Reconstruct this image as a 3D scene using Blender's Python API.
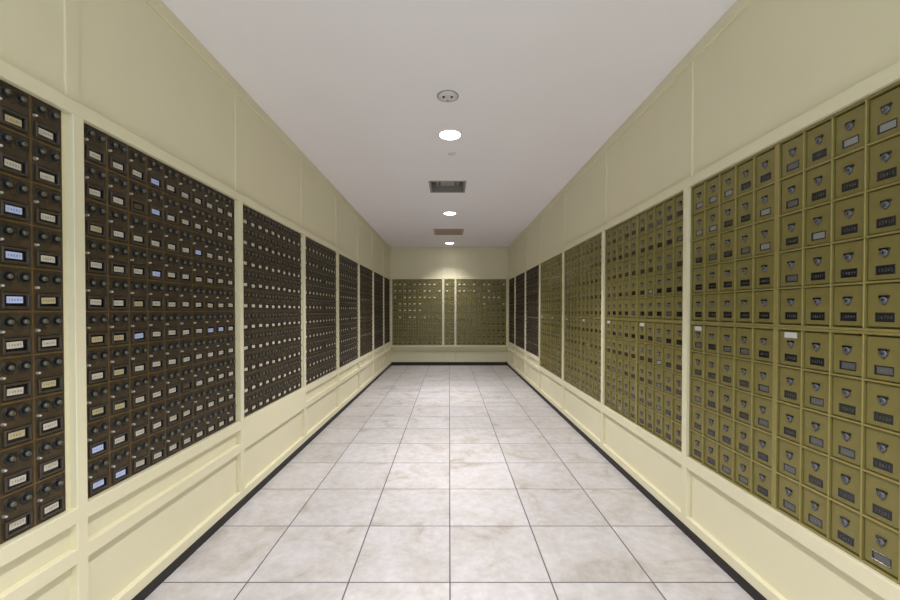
import bpy, bmesh, math, random
from mathutils import Matrix, Vector
PI = math.pi
rng = random.Random(7)
scene = bpy.context.scene
for o in list(bpy.data.objects): bpy.data.objects.remove(o)
col = scene.collection

# ------------------------------------------------------------------ camera
F = 388.0                                   # focal length in pixels of a 900 px wide picture
EYE = 1.22
cam_data = bpy.data.cameras.new('camera'); cam = bpy.data.objects.new('camera', cam_data); col.objects.link(cam)
cam.location = (0, 0, EYE); cam.rotation_euler = (PI/2-0.0117, 0, 0)
cam_data.sensor_width = 36; cam_data.lens = 36*F/900
cam_data.shift_x = 0.7/900; cam_data.shift_y = 15.0/900
cam_data.clip_start = 0.02
scene.camera = cam

# ------------------------------------------------------------------ light
world = bpy.data.worlds.new('world'); scene.world = world; world.use_nodes = True
bg = world.node_tree.nodes['Background']
bg.inputs['Color'].default_value = (0.84, 0.93, 1.0, 1)
bg.inputs['Strength'].default_value = 1.0    # daylight of the lobby behind the camera
LAMP_W = 180; LAMP_COL = (0.99, 0.96, 0.98)
LAMP_ANGLE = 111; LAMP_BLEND = 1.0
scene.view_settings.view_transform = 'Standard'; scene.view_settings.look = 'None'
scene.view_settings.gamma = 1; scene.view_settings.use_curve_mapping = False
scene.view_settings.exposure = 1.0

# ------------------------------------------------------------------ materials
def lin(c): return tuple(((v/255+0.055)/1.055)**2.4 if v > 10 else v/255/12.92 for v in c) + (1,)
def mat(name, rgb, rough=0.5, metal=0.0, noise=0.0, nscale=20, bump=0.0, emit=0, stretch=None):
    m = bpy.data.materials.new(name); m.use_nodes = True
    nt = m.node_tree; b = nt.nodes['Principled BSDF']
    c = lin(rgb)
    b.inputs['Base Color'].default_value = c
    b.inputs['Roughness'].default_value = rough; b.inputs['Metallic'].default_value = metal
    if noise or bump:
        tc = nt.nodes.new('ShaderNodeTexCoord'); mp = nt.nodes.new('ShaderNodeMapping')
        if stretch: mp.inputs['Scale'].default_value = stretch
        geo = nt.nodes.new('ShaderNodeNewGeometry')
        nt.links.new(geo.outputs['Position'], mp.inputs['Vector'])
        n = nt.nodes.new('ShaderNodeTexNoise'); n.inputs['Scale'].default_value = nscale; n.inputs['Detail'].default_value = 5
        nt.links.new(mp.outputs['Vector'], n.inputs['Vector'])
        if noise:
            r = nt.nodes.new('ShaderNodeMapRange')
            r.inputs['From Min'].default_value = 0.3; r.inputs['From Max'].default_value = 0.7
            r.inputs['To Min'].default_value = 1-noise; r.inputs['To Max'].default_value = 1+noise
            nt.links.new(n.outputs['Fac'], r.inputs['Value'])
            mx = nt.nodes.new('ShaderNodeVectorMath'); mx.operation = 'SCALE'
            mx.inputs[0].default_value = c[:3]
            nt.links.new(r.outputs['Result'], mx.inputs['Scale'])
            nt.links.new(mx.outputs['Vector'], b.inputs['Base Color'])
        if bump:
            bp = nt.nodes.new('ShaderNodeBump'); bp.inputs['Strength'].default_value = bump; bp.inputs['Distance'].default_value = 0.002
            nt.links.new(n.outputs['Fac'], bp.inputs['Height']); nt.links.new(bp.outputs['Normal'], b.inputs['Normal'])
    if emit:
        b.inputs['Emission Color'].default_value = c; b.inputs['Emission Strength'].default_value = emit
    return m
M = {}
M['cream'] = mat('cream_paint', (224, 218, 187), 0.5, noise=0.015, nscale=3, bump=0.05)
M['ceiling'] = mat('ceiling_paint', (245, 242, 246), 0.9, noise=0.01, nscale=2)
M['black'] = mat('black_vinyl', (34, 31, 30), 0.6, noise=0.1, nscale=8)
M['brown'] = mat('aged_bronze', (66, 53, 32), 0.55, 0.1, noise=0.28, nscale=40)
M['brownrim'] = mat('bronze_bezel', (66, 57, 45), 0.5, 0.15, noise=0.2, nscale=60)
M['brass'] = mat('worn_brass', (118, 96, 48), 0.45, 0.4, noise=0.3, nscale=50)
M['dial'] = mat('black_dial', (18, 20, 19), 0.35)
M['silver'] = mat('nickel', (112, 110, 98), 0.45, 0.65)
M['glassdark'] = mat('dark_window', (16, 17, 22), 0.15)
M['card_white'] = mat('white_card', (198, 192, 176), 0.7)
M['card_cream'] = mat('cream_card', (186, 174, 136), 0.7)
M['card_blue'] = mat('pale_blue_card', (190, 204, 244), 0.6)
M['card_brown'] = mat('brown_card', (84, 66, 42), 0.6)
M['chrome'] = mat('chrome', (215, 215, 210), 0.38, 0.8)
M['far_shade'] = mat('far_shade_metal', (66, 60, 50), 0.6, 0.1)  # knob metal of the farthest banks, with their shade put into the colour
M['ink'] = mat('ink', (82, 78, 74), 0.7)
M['inkblue'] = mat('blue_ink', (80, 98, 180), 0.7)
M['olive'] = mat('olive_gold_enamel', (127, 118, 67), 0.42, 0.2, noise=0.05, nscale=30)
M['oliverib'] = mat('olive_gold_rib', (148, 137, 82), 0.38, 0.3, noise=0.05, nscale=30)
M['lock'] = mat('lock_steel', (108, 109, 117), 0.38, 0.7)
M['win_dark'] = mat('window_dark', (32, 32, 33), 0.12)
M['win_mid'] = mat('window_grey', (90, 90, 90), 0.15)
M['win_pale'] = mat('window_pale', (132, 134, 132), 0.2)  # pale pane: glass reflections and white envelopes inside, painted as colour
M['win_white'] = mat('window_white', (236, 236, 228), 0.3)
M['digit'] = mat('pale_digits', (96, 96, 100), 0.4)
M['sticker'] = mat('white_sticker', (196, 202, 196), 0.5)
M['grille'] = mat('tan_grille', (168, 150, 130), 0.5)
M['duct'] = mat('grey_duct', (150, 146, 142), 0.5)
M['ductdark'] = mat('dark_duct', (52, 48, 46), 0.6)
M['plastic'] = mat('white_plastic', (212, 214, 216), 0.4)
M['trimwhite'] = mat('white_lamp_trim', (235, 232, 232), 0.4)
M['lens'] = mat('lamp_lens', (255, 246, 250), 0.4, emit=9)

def tile_material():
    m = bpy.data.materials.new('stone_tile'); m.use_nodes = True; nt = m.node_tree; L = nt.links; N = nt.nodes
    b = N['Principled BSDF']; geo = N.new('ShaderNodeNewGeometry')
    T = 0.455
    mp = N.new('ShaderNodeMapping'); mp.inputs['Location'].default_value = (-0.003/T, -0.362/T, 0); mp.inputs['Scale'].default_value = (1/T, 1/T, 1)
    L.new(geo.outputs['Position'], mp.inputs['Vector'])
    fr = N.new('ShaderNodeVectorMath'); fr.operation = 'FRACTION'; L.new(mp.outputs[0], fr.inputs[0])
    fl = N.new('ShaderNodeVectorMath'); fl.operation = 'FLOOR'; L.new(mp.outputs[0], fl.inputs[0])
    sep = N.new('ShaderNodeSeparateXYZ'); L.new(fr.outputs[0], sep.inputs[0])
    def mth(op, a, bb=None, c=None):
        n = N.new('ShaderNodeMath'); n.operation = op
        for i, v in enumerate((a, bb, c)):
            if v is None: continue
            if isinstance(v, (int, float)): n.inputs[i].default_value = v
            else: L.new(v, n.inputs[i])
        return n.outputs[0]
    def edge(s): return mth('SUBTRACT', 0.5, mth('ABSOLUTE', mth('SUBTRACT', s, 0.5)))
    e = mth('MINIMUM', edge(sep.outputs[0]), edge(sep.outputs[1]))
    grout = N.new('ShaderNodeMapRange'); grout.inputs['From Min'].default_value = 0.0055; grout.inputs['From Max'].default_value = 0.008
    L.new(e, grout.inputs['Value'])
    wn = N.new('ShaderNodeTexWhiteNoise'); wn.noise_dimensions = '3D'; L.new(fl.outputs[0], wn.inputs['Vector'])
    off = N.new('ShaderNodeVectorMath'); off.operation = 'MULTIPLY_ADD'
    L.new(wn.outputs['Color'], off.inputs[0]); off.inputs[1].default_value = (9, 9, 9); L.new(geo.outputs['Position'], off.inputs[2])
    n1 = N.new('ShaderNodeTexNoise'); n1.inputs['Scale'].default_value = 3.4; n1.inputs['Detail'].default_value = 8; n1.inputs['Roughness'].default_value = 0.62; n1.inputs['Distortion'].default_value = 0.9
    L.new(off.outputs[0], n1.inputs['Vector'])
    n2 = N.new('ShaderNodeTexNoise'); n2.inputs['Scale'].default_value = 19; n2.inputs['Detail'].default_value = 8; n2.inputs['Roughness'].default_value = 0.7
    L.new(off.outputs[0], n2.inputs['Vector'])
    cr = N.new('ShaderNodeValToRGB'); L.new(n1.outputs['Fac'], cr.inputs['Fac'])
    el = cr.color_ramp.elements
    el[0].position = 0.30; el[0].color = lin((172, 164, 154)); el[1].position = 0.72; el[1].color = lin((203, 201, 204))
    x = el.new(0.43); x.color = lin((194, 189, 185)); x = el.new(0.54); x.color = lin((200, 196, 194))
    mr = N.new('ShaderNodeMapRange'); mr.inputs['From Min'].default_value = 0.3; mr.inputs['From Max'].default_value = 0.7
    mr.inputs['To Min'].default_value = 0.78; mr.inputs['To Max'].default_value = 1.02; L.new(n2.outputs['Fac'], mr.inputs['Value'])
    tv = mth('MULTIPLY_ADD', wn.outputs['Value'], 0.08, 0.95)
    sc = N.new('ShaderNodeVectorMath'); sc.operation = 'SCALE'; L.new(cr.outputs['Color'], sc.inputs[0]); L.new(mth('MULTIPLY', mr.outputs[0], tv), sc.inputs['Scale'])
    mix = N.new('ShaderNodeMix'); mix.data_type = 'RGBA'
    L.new(grout.outputs[0], mix.inputs['Factor']); mix.inputs['A'].default_value = lin((84, 82, 86)); L.new(sc.outputs[0], mix.inputs['B'])
    L.new(mix.outputs['Result'], b.inputs['Base Color'])
    b.inputs['Roughness'].default_value = 0.42
    bp = N.new('ShaderNodeBump'); bp.inputs['Strength'].default_value = 0.35; bp.inputs['Distance'].default_value = 0.003
    h = mth('MULTIPLY_ADD', n2.outputs['Fac'], 0.3, grout.outputs[0]); L.new(h, bp.inputs['Height']); L.new(bp.outputs['Normal'], b.inputs['Normal'])
    return m
M['tile'] = tile_material()

# ------------------------------------------------------------------ helpers
class MB:
    """collects shapes, becomes ONE mesh"""
    def __init__(self): self.bm = bmesh.new(); self.mats = []
    def mi(self, m):
        if m not in self.mats: self.mats.append(m)
        return self.mats.index(m)
    def box(self, x0, x1, y0, y1, z0, z1, m):
        i = self.mi(m); v = [self.bm.verts.new((x, y, z)) for x in (x0, x1) for y in (y0, y1) for z in (z0, z1)]
        for q in ((0,1,3,2), (4,6,7,5), (0,4,5,1), (2,3,7,6), (0,2,6,4), (1,5,7,3)):
            self.bm.faces.new([v[k] for k in q]).material_index = i
        return self
    def bbox(self, x0, x1, y0, y1, z0, z1, m, b=0.002):
        """box whose front (-y) edges are chamfered by b"""
        i = self.mi(m)
        rings = [[(x0, y1, z0), (x1, y1, z0), (x1, y1, z1), (x0, y1, z1)],
                 [(x0, y0+b, z0), (x1, y0+b, z0), (x1, y0+b, z1), (x0, y0+b, z1)],
                 [(x0+b, y0, z0+b), (x1-b, y0, z0+b), (x1-b, y0, z1-b), (x0+b, y0, z1-b)]]
        R = [[self.bm.verts.new(p) for p in r] for r in rings]
        for a in range(2):
            for k in range(4):
                self.bm.faces.new((R[a][k], R[a][(k+1)%4], R[a+1][(k+1)%4], R[a+1][k])).material_index = i
        self.bm.faces.new(R[2]).material_index = i; self.bm.faces.new(R[0][::-1]).material_index = i
        return self
    def frame(self, x0, x1, z0, z1, w, y0, y1, m, b=0.0015):
        """rectangular picture-frame: outer x0..x1,z0..z1, bar width w, with a sloped front"""
        i = self.mi(m)
        def rect(d, y): return [(x0+d, y, z0+d), (x1-d, y, z0+d), (x1-d, y, z1-d), (x0+d, y, z1-d)]
        prof = [(0, y1), (0, y0+b), (b, y0), (w-b, y0), (w, y0+b), (w, y1)]
        R = [[self.bm.verts.new(p) for p in rect(d, y)] for d, y in prof]
        for a in range(len(R)-1):
            for k in range(4):
                self.bm.faces.new((R[a][k], R[a][(k+1)%4], R[a+1][(k+1)%4], R[a+1][k])).material_index = i
        return self
    def lathe(self, prof, c, m, n=20, axis='y', cap=True, smooth=True):
        """prof: (radius, distance along axis); axis y grows towards the viewer (-y) or z"""
        i = self.mi(m); R = []
        for r, d in prof:
            ring = []
            for k in range(n):
                a = 2*PI*k/n
                p = (c[0]+r*math.cos(a), c[1]-d, c[2]+r*math.sin(a)) if axis == 'y' else (c[0]+r*math.cos(a), c[1]+r*math.sin(a), c[2]+d)
                ring.append(self.bm.verts.new(p))
            R.append(ring)
        for a in range(len(R)-1):
            for k in range(n):
                f = self.bm.faces.new((R[a][k], R[a][(k+1)%n], R[a+1][(k+1)%n], R[a+1][k])); f.material_index = i; f.smooth = smooth
        if cap and prof[-1][0] > 0: self.bm.faces.new(R[-1]).material_index = i
        return self
    def mesh(self, name):
        bmesh.ops.recalc_face_normals(self.bm, faces=self.bm.faces)
        me = bpy.data.meshes.new(name); self.bm.to_mesh(me); self.bm.free()
        for m in self.mats: me.materials.append(M[m])
        return me
    def build(self, name, parent=None, loc=(0, 0, 0), **tags):
        o = bpy.data.objects.new(name, self.mesh(name)); col.objects.link(o); o.location = loc
        if parent: o.parent = parent
        for k, v in tags.items(): o[k] = v
        return o
def empty(name, loc, rz, label, cat, group=None):
    o = bpy.data.objects.new(name, None); col.objects.link(o); o.empty_display_size = 0.1
    o.location = loc; o.rotation_euler = (0, 0, rz); o['label'] = label; o['category'] = cat
    if group: o['group'] = group
    return o
def put(me, name, parent, loc=(0, 0, 0), rot=None):
    o = bpy.data.objects.new(name, me); col.objects.link(o); o.parent = parent; o.location = loc
    if rot: o.rotation_euler = rot
    return o
def S(o, kind='structure'): o['kind'] = kind; return o

# ------------------------------------------------------------------ dimensions
CEIL = 2.625; Y0 = -1.3; YB = 8.62
WP = 1.315            # wall plane (half width)
PF = 1.29             # face of posts and rails
BF = 1.313            # face of the mailbox doors
DEEP = 0.36
LZ0, LZ1 = 0.536, 1.896
RZ0, RZ1 = 0.425, 1.885
BZ0, BZ1 = 0.450, 1.912
LW = 0.982
L_far = [1.320+1.056*n for n in range(7)]
left_panels = [(f-LW, f, 10) for f in L_far] + [(7.73, 7.73+8*0.0982, 8)]
right_panels = [(2.104+1.150*n-1.100, 2.104+1.150*n, 'olive') for n in range(4)]
right_dark = [(5.62, 6.602, 10), (6.66, 7.642, 10), (7.71, 7.71+8*0.0982, 8)]
back_panels = [(-1.262, -0.164, 10), (-0.108, 0.112, 2), (0.162, 1.26, 10)]

# ------------------------------------------------------------------ floor and ceiling
S(MB().box(-1.8, 1.8, Y0, YB+0.5, -0.12, 0, 'tile').build('floor'))
holes = [(y-0.062, y+0.062, 0.062, 0.006) for y in (0.58, 3.12, 5.63, 8.11)] + [(4.24, 4.61, 0.185, -0.02), (6.72, 7.18, 0.235, -0.013)]
holes.sort()
c = MB(); y = Y0
for h0, h1, hw, cx in holes:
    c.box(-1.8, 1.8, y, h0, CEIL, CEIL+0.02, 'ceiling')
    c.box(-1.8, cx-hw, h0, h1, CEIL, CEIL+0.02, 'ceiling'); c.box(cx+hw, 1.8, h0, h1, CEIL, CEIL+0.02, 'ceiling'); y = h1
c.box(-1.8, 1.8, y, YB+0.5, CEIL, CEIL+0.02, 'ceiling')
c.box(-1.8, 1.8, Y0, YB+0.5, CEIL+0.4, CEIL+0.45, 'ceiling')
for s in (-1, 1): c.box(s*1.8-0.02, s*1.8+0.02, Y0, YB+0.5, CEIL+0.02, CEIL+0.4, 'ceiling')
S(c.build('ceiling'))

# ------------------------------------------------------------------ walls with openings for the mailbox banks
def side_wall(name, s, openings):
    w = MB(); X = lambda a, b: (min(s*a, s*b), max(s*a, s*b))
    def bx(a, b, y0, y1, z0, z1): w.box(*X(a, b), y0, y1, z0, z1, 'cream')
    bx(1.74, 1.79, Y0, YB+0.4, 0, CEIL)
    e = 0.0015; y = Y0
    for (o0, o1, z0, z1) in openings:
        bx(WP, 1.74, y, o0-e, 0, CEIL)
        bx(WP, 1.74, o0-e, o1+e, 0, z0-e); bx(WP, 1.74, o0-e, o1+e, z1+e, CEIL); y = o1+e
    bx(WP, 1.74, y, YB+0.02, 0, CEIL)
    S(w.build(name))
L_open = [(a, b, LZ0, LZ1) for a, b, n in left_panels]
R_open = [(a, b, RZ0, RZ1) for a, b, n in right_panels] + [(a, b, LZ0, LZ1-0.008) for a, b, n in right_dark]
side_wall('wall_left', -1, L_open); side_wall('wall_right', 1, R_open)
w = MB(); e = 0.0015; x = -WP
for a, b, n in back_panels:
    w.box(x, a-e, YB, YB+0.4, 0, CEIL, 'cream'); w.box(a-e, b+e, YB, YB+0.4, 0, BZ0-e, 'cream'); w.box(a-e, b+e, YB, YB+0.4, BZ1+e, CEIL, 'cream'); x = b+e
w.box(x, WP, YB, YB+0.4, 0, CEIL, 'cream'); w.box(-1.7, 1.7, YB+0.4, YB+0.45, 0, CEIL, 'cream')
S(w.build('wall_back'))

TN = [0]
def trim(mb):
    TN[0] += 1; S(mb.build('trim_%d' % TN[0]))
def sbox(s, face, y0, y1, z0, z1, back=WP, b=0.002):
    """moulding on a side wall with chamfered face"""
    m = MB(); i = m.mi('cream')
    m.bbox(y0, y1, -(back-face), 0, z0, z1, 'cream', b)
    # local x -> world Y, local -y -> towards the aisle
    for v in m.bm.verts:
        lx, ly, lz = v.co; v.co = (s*(back+ly), lx, lz)
    return m
BASE0, BASE1 = 0.045, 0.095
YE = YB
for s, gaps, panels in ((-1, None, left_panels), (1, None, [(a, b, 10) for a, b, n in right_panels] + right_dark)):
    ztop = LZ1 if s < 0 else RZ1+0.004
    # rails and crown
    trim(sbox(s, PF, Y0, YE, ztop-0.001, ztop+0.048))
    trim(sbox(s, PF, Y0, YE, BASE0, BASE1))
    trim(sbox(s, PF+0.012, Y0, YE, CEIL-0.066, CEIL-0.001))
    # posts
    P = []
    if s < 0: P = [(f+0.018, f+0.058) for f in L_far] + [(L_far[0]-LW-0.057, L_far[0]-LW-0.017), (-0.86, -0.82), (8.535, 8.595)]
    else: P = [(f+0.003, f+0.043) for a, f, n in right_panels] + [(0.941, 0.986), (6.611, 6.651), (7.655, 7.698), (-0.2, -0.16), (8.515, 8.60)]
    for a, b in sorted(P):
        trim(sbox(s, PF-0.0005, a, b, BASE1-0.001, ztop))
        trim(sbox(s, PF+0.0175, a-0.004, b+0.003, ztop+0.047, CEIL-0.065, b=0.001))
if True:
    # sill rails: left wall
    trim(sbox(-1, PF, Y0, L_far[1]+0.02, 0.480, LZ0-0.002)); trim(sbox(-1, PF, Y0, L_far[1]+0.02, 0.340, 0.392))
    trim(sbox(-1, PF, L_far[1]+0.056, L_far[2]+0.02, 0.345, LZ0-0.002))
    trim(sbox(-1, PF, L_far[2]+0.056, YE, 0.480, LZ0-0.002)); trim(sbox(-1, PF, L_far[2]+0.056, YE, 0.345, 0.392))
    # right wall
    trim(sbox(1, PF, Y0, 5.56, RZ0-0.062, RZ0-0.002)); trim(sbox(1, PF, 5.59, YE, 0.480, LZ0-0.002)); trim(sbox(1, PF, 5.59, YE, 0.345, 0.392))
# back wall mouldings
def bbx(x0, x1, z0, z1, d): return MB().bbox(x0, x1, YB-d, YB, z0, z1, 'cream', 0.002)
XI = PF-0.001
trim(bbx(-XI, XI, BZ1, BZ1+0.045, 0.022)); trim(bbx(-XI, XI, BZ0-0.042, BZ0-0.002, 0.060)); 
for a, b in ((-XI, -0.140), (-0.132, 0.134), (0.142, XI)): trim(bbx(a, b, BASE0+0.031, 0.312, 0.028))
trim(bbx(-WP, WP, CEIL-0.03, CEIL-0.001, 0.010))
for a, b in ((-1.289, -1.266), (-0.160, -0.112), (0.116, 0.158), (1.264, 1.289)):
    trim(bbx(a, b, BZ0-0.001, BZ1+0.001, 0.022))
    if abs(a) < 1:
        trim(bbx(a+0.012, b-0.012, BZ1+0.044, CEIL-0.029, 0.010)); trim(bbx(a+0.006, b-0.006, 0.313, BZ0-0.041, 0.026))
# black vinyl baseboards
bb = MB().box(-PF-0.02, -PF+0.004, Y0, YB-0.004, 0, BASE0, 'black'); S(bb.build('baseboard_left'))
bb = MB().box(PF-0.004, PF+0.02, Y0, YB-0.004, 0, BASE0, 'black'); S(bb.build('baseboard_right'))
bb = MB().box(-PF+0.005, PF-0.005, YB-0.024, YB, 0, BASE0+0.030, 'black'); S(bb.build('baseboard_back'))

# ------------------------------------------------------------------ digits for the number cards
digits = {}
def load_digits():
    for d in '0123456789':
        cu = bpy.data.curves.new('d', 'FONT'); cu.body = d; cu.size = 1; cu.resolution_u = 2; cu.align_x = 'CENTER'
        o = bpy.data.objects.new('d', cu); col.objects.link(o)
        bpy.context.view_layer.update()
        me = o.evaluated_get(bpy.context.evaluated_depsgraph_get()).to_mesh()
        digits[d] = ([tuple(v.co) for v in me.vertices], [tuple(p.vertices) for p in me.polygons])
        bpy.data.objects.remove(o); bpy.data.curves.remove(cu)
load_digits()
def write(mb, text, cx, cz, y, size, m, step=0.62):
    i = mb.mi(m); x = cx-step*size*(len(text)-1)/2
    for ch in text:
        vs, ps = digits[ch]
        V = [mb.bm.verts.new((x+v[0]*size, y, cz+(v[1]-0.35)*size)) for v in vs]
        for p in ps:
            try: mb.bm.faces.new([V[k] for k in p]).material_index = i
            except ValueError: pass
        x += step*size

# ------------------------------------------------------------------ dark bronze mailbox door (front = -y, origin = middle)
DW, DH = 0.0982, 0.1360
def dark_body(mb):
    w, h = DW/2-0.0018, DH/2-0.0018
    mb.bbox(-w, w, 0.0, 0.010, -h, h, 'brown', 0.002)
    mb.frame(-w, w, -h, h, 0.0045, -0.0022, 0.001, 'brown', 0.001)
    # scalloped apron between the dials and the raised hood above the window
    mb.bbox(-0.034, 0.034, -0.003, 0.001, -0.0085, -0.0045, 'brownrim', 0.001)
    mb.bbox(-0.006, 0.006, -0.0025, 0.001, 0.012, 0.040, 'brown', 0.001)
    for s in (-1, 1): mb.lathe([(0.0205, 0), (0.0205, 0.002), (0.0185, 0.003)], (s*0.0212, 0, 0.0375), 'brown', 16)
    for sx in (-1, 1): mb.lathe([(0.002, 0), (0.002, 0.0015), (0.0008, 0.0022)], (sx*0.0415, 0, -0.0610), 'brownrim', 6)
    return mb
def dial(mb, x=0, z=0, n=18):
    mb.lathe([(0.0180, 0.002), (0.0180, 0.0058), (0.0158, 0.0078), (0.0100, 0.0062)], (x, 0, z), 'dial', n)
    mb.lathe([(0.0085, 0.006), (0.0078, 0.0105)], (x, 0, z), 'dial', 12, cap=False)
    mb.lathe([(0.0078, 0.0105), (0.0074, 0.0135), (0.0060, 0.0160), (0.0030, 0.0170)], (x, 0, z), 'silver', 12)
    mb.box(x-0.0012, x+0.0012, -0.0180, -0.0160, z-0.006, z+0.006, 'silver')
    return mb
def latch(mb, x=0, z=0):
    return mb.lathe([(0.0050, 0), (0.0050, 0.004), (0.0034, 0.0070), (0.0042, 0.0095), (0.0020, 0.0115)], (x, 0, z), 'chrome', 10)
def win_frame(mb, x=0, z=0):
    mb.frame(x-0.0375, x+0.0375, z-0.0235, z+0.0235, 0.0065, -0.0078, 0.0, 'brownrim', 0.0015)
    mb.frame(x-0.0315, x+0.0315, z-0.0180, z+0.0180, 0.0022, -0.0050, 0.0, 'dial', 0.0008)
    mb.box(x-0.030, x+0.030, -0.0008, 0.0005, z-0.0165, z+0.0165, 'glassdark')
    return mb
def card(mb, kind, x=0, z=0, text=None, ang=0):
    if kind == 'none': kind = 'brown'
    mb.box(-0.0222, 0.0222, -0.0014, -0.0009, -0.0100, 0.0100, 'card_'+kind)
    if text: write(mb, text, 0, 0, -0.0016, 0.0115, 'inkblue' if kind == 'blue' else 'ink', 0.66)
    mb.bm.transform(Matrix.Translation((x, 0, z)) @ Matrix.Rotation(ang, 4, 'Y'))
    return mb
DIAL_POS = [(-0.0212, 0.0375), (0.0212, 0.0375)]; LATCH_POS = (-0.0375, 0.0085); WIN_Z = -0.0345
me_dark_body = dark_body(MB()).mesh('mailbox_door'); me_dial = dial(MB()).mesh('combination_dial')
me_latch = latch(MB()).mesh('latch_knob'); me_latch_dull = latch(MB()).mesh('latch_knob'); me_latch_dull.materials[0] = M['silver']; me_winf = win_frame(MB()).mesh('window_frame')
far_dark = {}
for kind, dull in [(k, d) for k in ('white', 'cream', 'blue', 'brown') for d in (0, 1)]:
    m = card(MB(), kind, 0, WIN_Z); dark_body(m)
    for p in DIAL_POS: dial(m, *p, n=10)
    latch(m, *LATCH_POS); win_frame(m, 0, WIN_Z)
    m.mats = [{'chrome': 'far_shade' if dull else 'silver', 'silver': 'far_shade' if dull else 'silver', 'brownrim': 'brown' if dull else 'brownrim'}.get(x, x) for x in m.mats]  # same fittings in darker metals, the distant dimness painted in
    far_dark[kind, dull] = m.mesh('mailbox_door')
def dark_frame(n, w, z0, z1):
    pw = w/n; ph = (z1-z0)/10; H = z1-z0; m = MB()
    m.box(0, w, 0.014, DEEP, 0, H, 'brown')
    for k in range(n+1):
        x = min(max(k*pw, 0.0022), w-0.0022); m.bbox(x-0.0022, x+0.0022, -0.0012, 0.014, 0, H, 'brass', 0.0008)
    for k in range(11):
        z = min(max(k*ph, 0.0022), H-0.0022); m.bbox(0, w, -0.0014, 0.014, z-0.0022, z+0.0022, 'brass', 0.0008)
    return m
def dark_bank(s, y0, n, z0, z1, label, group, detail, cards, first_number):
    w = n*DW; loc = (s*BF, y0 if s < 0 else y0+w, z0)
    root = empty('mailbox_bank', loc, PI/2 if s < 0 else -PI/2, label, 'mailboxes', group)
    dark_frame(n, w, z0, z1).build('bank_frame', root)
    ph = (z1-z0)/10
    for r in range(10):
        for c_ in range(n):
            p = ((c_+0.5)*DW, 0, (9-r+0.5)*ph)
            kind = cards.get((r+1, c_+1)) or rng.choices(['white', 'cream', 'blue', 'brown'], [0.83, 0.13, 0.0, 0.04])[0]
            if not detail:
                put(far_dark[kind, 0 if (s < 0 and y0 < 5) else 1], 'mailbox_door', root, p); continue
            d = put(me_dark_body, 'mailbox_door', root, p)
            for q in DIAL_POS: put(me_dial, 'combination_dial', d, (q[0], 0, q[1]), (0, rng.uniform(-1.2, 1.2), 0))
            put(me_latch if detail > 1 else me_latch_dull, 'latch_knob', d, (LATCH_POS[0], 0, LATCH_POS[1]))
            put(me_winf, 'window_frame', d, (0, 0, WIN_Z))
            num = str(first_number+r+10*c_)
            cd = card(MB(), kind, rng.uniform(-0.003, 0.002), rng.uniform(-0.003, 0.003), num if kind != 'brown' and detail > 1 else None, rng.gauss(0, 0.025))
            o = put(cd.mesh('number_card'), 'number_card', d, (0, 0, WIN_Z))
            if kind == 'blue': o['label'] = 'pale blue number card'
            if kind == 'brown': o['label'] = 'brown number card'
    return root
cardsL1 = {(3, 9): 'blue', (4, 9): 'blue', (5, 9): 'blue', (1, 9): 'cream', (7, 10): 'cream', (8, 9): 'cream', (5, 10): 'cream'}
for r in range(1, 11):
    for q in (9, 10): cardsL1.setdefault((r, q), 'white')
cardsL2 = {(1, 4): 'blue', (2, 4): 'blue', (3, 7): 'blue', (4, 4): 'blue', (9, 1): 'blue', (10, 1): 'blue', (10, 2): 'blue', (6, 3): 'blue',
           (6, 8): 'blue', (6, 9): 'blue', (8, 6): 'brown', (2, 3): 'brown', (6, 2): 'cream', (7, 2): 'cream', (8, 1): 'cream', (8, 2): 'cream', (5, 3): 'cream', (6, 1): 'cream', (3, 1): 'cream'}
for r in range(1, 11):
    for q in range(1, 11): cardsL2.setdefault((r, q), 'white')
GD = 'dark bronze mailbox banks along the walls'
Llab = ['dark bronze mailbox bank nearest the camera on the left wall, cut by the frame edge',
        'large dark bronze mailbox bank second from the camera on the left wall',
        'dark bronze mailbox bank above the one wide plain sill of the left wall',
        'dark bronze mailbox bank fourth from the camera on the left wall',
        'dark bronze mailbox bank fifth from the camera on the left wall',
        'narrow-looking dark mailbox bank sixth from the camera on the left wall',
        'dark mailbox bank second from the back corner on the left wall',
        'dark mailbox bank in the left wall right beside the back corner']
for k, (a, b, n) in enumerate(left_panels):
    dark_bank(-1, a, n, LZ0, LZ1, Llab[k], GD, 2 if k < 2 else (1 if k == 2 else 0), (cardsL1, cardsL2, {(r, q): 'white' for r in range(1, 11) for q in range(1, 11)})[k] if k < 3 else ({} if k < 5 else {(r, q): ('brown' if (r*q) % 4 else 'cream') for r in range(1, 11) for q in range(1, 11)}), 14600-100*k)  # farthest banks: dimness painted in as mostly brown cards
Rlab = ['dark mailbox bank on the right wall directly behind the olive banks', 'dark mailbox bank in the middle of three at the far end of the right wall',
        'dark mailbox bank in the right wall right beside the back corner']
for k, (a, b, n) in enumerate(right_dark):
    dark_bank(1, a, n, LZ0, LZ1-0.008, Rlab[k], GD, 0, {(r, q): ('brown' if (r*q) % 3 else 'cream') for r in range(1, 11) for q in range(1, 11)}, 0)  # cards mostly brown here too, the low light painted in

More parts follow.
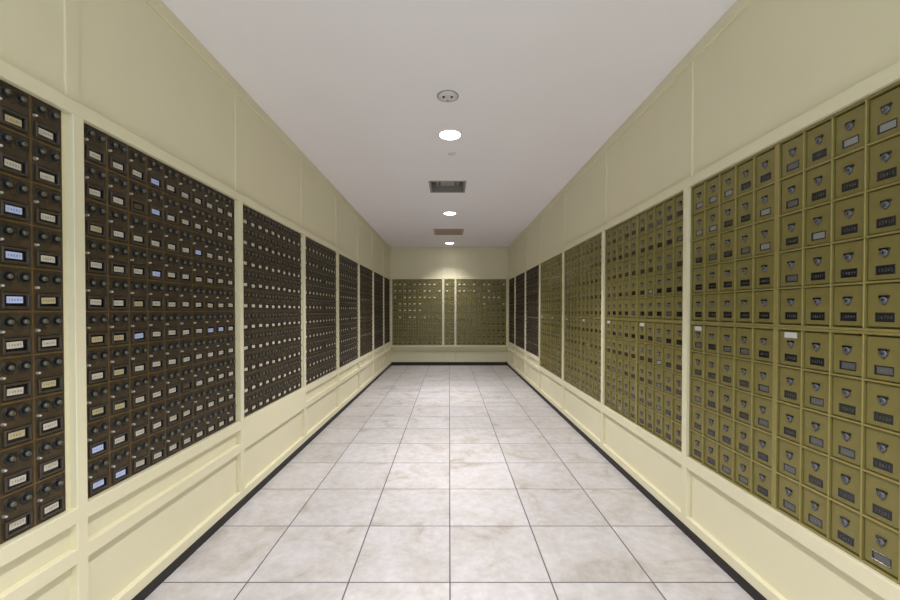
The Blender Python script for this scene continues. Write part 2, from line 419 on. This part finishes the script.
# ------------------------------------------------------------------ olive-gold mailbox door
def olive_body(mb, w, h):
    mb.bbox(-w/2, w/2, 0.0, 0.010, -h/2, h/2, 'olive', 0.0012)
    return mb
def lockset(mb, x=0, z=0, n=16):
    # key slot hood (dark) over a round steel cylinder tapering to a drop at the bottom
    mb.bbox(x-0.0140, x+0.0140, -0.0050, 0.0, z+0.0075, z+0.0145, 'glassdark', 0.0008)
    mb.lathe([(0.0110, 0), (0.0110, 0.004), (0.0092, 0.0068), (0.0042, 0.0075)], (x, 0, z), 'lock', n)
    i = mb.mi('lock'); v = [mb.bm.verts.new(p) for p in ((x-0.0085, -0.003, z-0.006), (x+0.0085, -0.003, z-0.006), (x, -0.003, z-0.0165), (x-0.0085, 0, z-0.006), (x+0.0085, 0, z-0.006), (x, 0, z-0.0165))]
    for q in ((0, 1, 2), (0, 2, 5, 3), (1, 4, 5, 2), (0, 3, 4, 1)): mb.bm.faces.new([v[k] for k in q]).material_index = i
    mb.box(x-0.0010, x+0.0010, -0.0078, -0.0070, z-0.004, z+0.004, 'glassdark')
    return mb
def owindow(mb, kind, x=0, z=0, text=None):
    mb.frame(x-0.0262, x+0.0262, z-0.0142, z+0.0142, 0.0018, -0.0014, 0.0, 'oliverib' if kind == 'x' else 'win_dark', 0.0004)
    mb.box(x-0.0245, x+0.0245, -0.0006, 0.0005, z-0.0125, z+0.0125, 'win_dark')
    if kind != 'dark': mb.box(x-0.0190, x+0.0240, -0.0011, -0.0005, z-0.0105, z+0.0105, 'win_'+kind)
    if text and kind != 'pale': write(mb, text, x+0.0015, z-0.0005, -0.0014, 0.0135, 'digit', 0.62)
    return mb
OL_Z, OW_Z = 0.0155, -0.036
def olive_bank(loc, rz, ncol, nrow, w, h, label, group, detail, kinds, top_rail=0.004, bot_rail=0.004, side=(0.005, 0.005), sticker=True):
    """kinds(r, c) -> window kind"""
    root = empty('mailbox_bank', loc, rz, label, 'mailboxes', group)
    m = MB(); m.box(0, w, 0.012, DEEP, 0, h, 'olive')
    m.bbox(0, side[0], -0.008, 0.012, 0, h, 'oliverib', 0.001); m.bbox(w-side[1], w, -0.008, 0.012, 0, h, 'oliverib', 0.001)
    m.bbox(0, w, -0.0082, 0.012, 0, bot_rail, 'oliverib', 0.001); m.bbox(0, w, -0.0082, 0.012, h-top_rail, h, 'oliverib', 0.001)
    iw = w-side[0]-side[1]; ih = h-top_rail-bot_rail; cw = iw/ncol; ch = ih/nrow
    for k in range(1, ncol):
        x = side[0]+k*cw; m.bbox(x-0.0026, x+0.0026, -0.0085, 0.012, bot_rail, h-top_rail, 'oliverib', 0.0012)
    for k in range(1, nrow):
        z = bot_rail+k*ch; m.bbox(side[0], w-side[1], -0.0080, 0.012, z-0.0032, z+0.0032, 'oliverib', 0.0012)
    m.build('bank_frame', root)
    dw, dh = cw-0.0105, ch-0.0115
    key = (round(dw, 4), round(dh, 4))
    if key not in obodies: obodies[key] = olive_body(MB(), dw, dh).mesh('mailbox_door')
    for r in range(nrow):
        for c_ in range(ncol):
            p = (side[0]+(c_+0.5)*cw, 0, bot_rail+(nrow-r-0.5)*ch)
            kind = kinds(r+1, c_+1)
            if detail:
                d = put(obodies[key], 'mailbox_door', root, p)
                put(me_lock, 'lock', d, (rng.uniform(-0.001, 0.001), 0, OL_Z))
                put(owindow(MB(), kind, text=str(rng.randint(10000, 19999)) if detail > 1 else None).mesh('window'), 'window', d, (0.001, 0, OW_Z))
            else:
                k2 = key+(kind,)
                if k2 not in obodies:
                    mm = olive_body(MB(), dw, dh); lockset(mm, 0, OL_Z, 8); owindow(mm, kind, 0, OW_Z); obodies[k2] = mm.mesh('mailbox_door')
                d = put(obodies[k2], 'mailbox_door', root, p)
            if sticker and r == 0 and c_ == 0 and kinds(0, 0) == 'lower':
                st = MB().box(-0.027, 0.027, -0.0012, 0.0005, dh/2-0.0255, dh/2-0.004, 'sticker')
                st.build('paper_sticker', d)['label'] = 'small white paper sticker'
    return root
obodies = {}
me_lock = lockset(MB()).mesh('lock')
GO = 'olive-gold mailbox banks of the right wall'
where = ['nearest the camera', 'second from the camera', 'third from the camera', 'just before the dark banks']
for k, (a, b, _) in enumerate(right_panels):
    hw = (b-a)/2; hh = (RZ1-RZ0)/2
    for far in (0, 1):
        for up in (0, 1):
            lab = '%s %s olive mailbox bank of four in right wall panel %s' % ('upper' if up else 'lower', 'far' if far else 'near', where[k])
            seed = random.Random(100+k*7+far*3+up)
            def kinds(r, c_, seed=seed, up=up, far=far, k=k):
                if r == 0: return 'upper' if up else 'lower'
                if k > 0: return seed.choices(['dark', 'mid', 'pale'], [0.80, 0.18, 0.02])[0]
                if up and r <= 3: return seed.choices(['dark', 'mid', 'pale'], [0.35, 0.35, 0.30])[0]  # upper rows paler, for painted reflections and envelopes behind the glass
                if up: return seed.choices(['dark', 'mid', 'pale'], [0.72, 0.22, 0.06])[0]
                return seed.choices(['dark', 'mid', 'pale'], [0.62, 0.36, 0.02])[0]
            # local x runs from the far end to the near end
            olive_bank((BF, b if far else b-hw, RZ0+hh if up else RZ0), -PI/2, 5, 5, hw-0.0006, hh-0.0006, lab, GO,
                       2 if k == 0 else (1 if k < 3 else 0), kinds, top_rail=0.005 if up else 0.009, bot_rail=0.009 if up else 0.005,
                       side=(0.006, 0.010) if far else (0.010, 0.006))
# back wall banks
whiteL = {(1, c_) for c_ in (1, 2, 3, 5, 6, 7, 8, 9)} | {(2, c_) for c_ in (1, 2, 3, 4, 5, 7, 8, 10)} | {(3, c_) for c_ in (1, 3, 4, 5, 6, 7, 8, 9)} | {(4, c_) for c_ in (2, 3, 4, 5, 6)} | {(5, c_) for c_ in (2, 3, 4, 5, 6)} | {(6, 2), (6, 4), (6, 5), (6, 7)}
whiteR = {(1, 1), (1, 2), (1, 4), (1, 6), (1, 7), (1, 10), (2, 1), (2, 2), (2, 4), (2, 7), (3, 7), (3, 8), (3, 9), (4, 6), (4, 10), (3, 6)}
darkR = {(4, 9), (5, 10), (7, 6), (7, 8), (7, 9), (7, 10)} | {(r, c_) for r in (8, 9, 10) for c_ in range(1, 11)}
whiteM = {(1, 1), (2, 1)}; darkM = {(3, 2), (5, 2), (7, 2), (8, 2), (9, 2), (10, 2)}
darkL = {(6, 9), (9, 4), (9, 8), (9, 9), (10, 1), (10, 4), (8, 3), (10, 8), (10, 9)}
GB = 'olive mailbox banks of the back wall'
hh = (BZ1-BZ0)/2
names = ['left of both posts', 'narrow one between the two posts', 'right of both posts']
for k, (a, b, n) in enumerate(back_panels):
    W_, D_ = ((whiteL, darkL), (whiteM, darkM), (whiteR, darkR))[k]
    parts = [(0, a, n)] if n == 2 else [(0, a, 5), (5, (a+b)/2, 5)]
    for c0, x0, nc in parts:
        for up in (0, 1):
            def kinds(r, c_, up=up, c0=c0, W_=W_, D_=D_):
                if r == 0: return 'upper'
                q = (r+(0 if up else 5), c_+c0)
                return 'white' if q in W_ else 'dark' if q in D_ else 'mid'
            lab = '%s olive mailbox bank of back wall, %s%s' % ('upper' if up else 'lower', names[k], '' if n == 2 else (', left half' if c0 == 0 else ', right half'))
            olive_bank((x0, YB-0.006, BZ0+hh if up else BZ0), 0, nc, 5, (b-a)*nc/n-0.0006, hh-0.0006, lab, GB, 0, kinds, 0.005, 0.005, (0.004, 0.004), False)

# ------------------------------------------------------------------ ceiling fittings
lamps = [(0.58, 'round recessed downlight above the camera'),
         (3.12, 'large bright round recessed ceiling downlight nearest the camera'),
         (5.63, 'round recessed downlight between the two square ceiling vents'), (8.11, 'small-looking round recessed downlight close to the back wall')]
for y, lab in lamps:
    t = empty('ceiling_downlight', (0.006, y, CEIL), 0, lab, 'downlight', 'recessed downlights along the ceiling')
    MB().lathe([(0.083, 0.0), (0.084, -0.005), (0.090, -0.005), (0.095, 0.0)], (0, 0, 0), 'trimwhite', 36, 'z', cap=False).build('trim_ring', t)
    m = MB().lathe([(0.060, 0.0), (0.060, 0.05), (0.05, 0.14)], (0, 0, 0), 'trimwhite', 36, 'z'); m.build('reflector', t)
    m = MB().lathe([(0.083, -0.001), (0.078, -0.004), (0.045, -0.006), (0.0, -0.0065)], (0, 0, 0), 'lens', 36, 'z'); m.build('lens', t)
    ld = bpy.data.lights.new('lamp_light', 'SPOT'); ld.energy = LAMP_W*(0.32 if y > 8 else 1); ld.color = LAMP_COL; ld.spot_size = math.radians(LAMP_ANGLE); ld.spot_blend = LAMP_BLEND; ld.shadow_soft_size = 0.07
    lo = bpy.data.objects.new('lamp_light', ld); col.objects.link(lo); lo.parent = t; lo.location = (0, 0, -0.016)
# air vents
t = empty('ceiling_vent', (-0.020, 4.425, CEIL), 0, 'grey square recessed ceiling vent with dark open throat, nearer of the two vents', 'vent')
m = MB()
def ring(m, x, y, w, z0, z1, mt):
    m.box(-x, x, -y, -y+w, z0, z1, mt); m.box(-x, x, y-w, y, z0, z1, mt); m.box(-x, -x+w, -y+w, y-w, z0, z1, mt); m.box(x-w, x, -y+w, y-w, z0, z1, mt)
ring(m, 0.205, 0.205, 0.022, -0.006, 0.0, 'duct'); m.build('vent_frame', t)
m = MB(); ring(m, 0.184, 0.184, 0.004, 0.0, 0.16, 'duct'); m.box(-0.184, 0.184, -0.184, 0.184, 0.16, 0.165, 'ductdark'); m.build('duct_box', t)
m = MB(); ring(m, 0.13, 0.13, 0.02, 0.05, 0.058, 'duct'); m.box(-0.08, 0.08, -0.08, 0.08, 0.035, 0.04, 'duct')
for sx in (-1, 1): m.box(sx*0.1-0.005, sx*0.1+0.005, -0.18, 0.18, 0.06, 0.066, 'duct')
m.build('diffuser_vane', t)
t = empty('ceiling_vent', (-0.013, 6.95, CEIL), 0, 'tan square louvred ceiling vent between the farthest two downlights', 'vent')
m = MB(); ring(m, 0.262, 0.255, 0.022, -0.007, 0.0, 'grille'); m.build('vent_frame', t)
m = MB()
for k in range(22):
    y = -0.222+k*0.0202
    i = m.mi('grille'); v = [m.bm.verts.new(p) for p in ((-0.236, y, 0.004), (0.236, y, 0.004), (0.236, y+0.019, -0.005), (-0.236, y+0.019, -0.005), (-0.236, y+0.0015, 0.0045), (0.236, y+0.0015, 0.0045), (0.236, y+0.0200, -0.0045), (-0.236, y+0.0200, -0.0045))]
    for q in ((0, 1, 2, 3), (4, 7, 6, 5), (0, 4, 5, 1), (3, 2, 6, 7), (0, 3, 7, 4), (1, 5, 6, 2)): m.bm.faces.new([v[j] for j in q]).material_index = i
m.build('louvre', t)
m = MB(); ring(m, 0.234, 0.229, 0.004, 0.012, 0.12, 'ductdark'); m.box(-0.234, 0.234, -0.229, 0.229, 0.12, 0.125, 'ductdark'); m.build('duct_box', t)
# smoke alarm with two dark sensor eyes
t = empty('smoke_detector', (-0.010, 2.560, CEIL), 0, 'round white ceiling detector with two dark spots and a small button', 'smoke detector')
MB().lathe([(0.064, 0.0), (0.063, -0.005), (0.055, -0.009), (0.030, -0.011)], (0, 0, 0), 'plastic', 32, 'z').build('detector_body', t)
MB().lathe([(0.072, 0.0), (0.072, -0.002), (0.066, -0.003)], (0, 0, 0), 'duct', 32, 'z').build('base_ring', t)
for sx in (-1, 1): MB().lathe([(0.0085, -0.008), (0.0085, -0.014), (0.006, -0.016)], (sx*0.026, -0.012, 0), 'glassdark', 14, 'z').build('sensor_eye', t)
MB().lathe([(0.009, -0.007), (0.009, -0.012), (0.006, -0.014)], (0, 0.034, 0), 'duct', 14, 'z').build('test_button', t)
t = MB().lathe([(0.036, 0.0), (0.036, -0.003), (0.032, -0.0055), (0.02, -0.0065)], (0, 0, 0), 'plastic', 28, 'z').build('sprinkler_cover', None, (0.022, 3.49, CEIL))
t['label'] = 'small flat white sprinkler cover on ceiling behind the first downlight'; t['category'] = 'sprinkler'
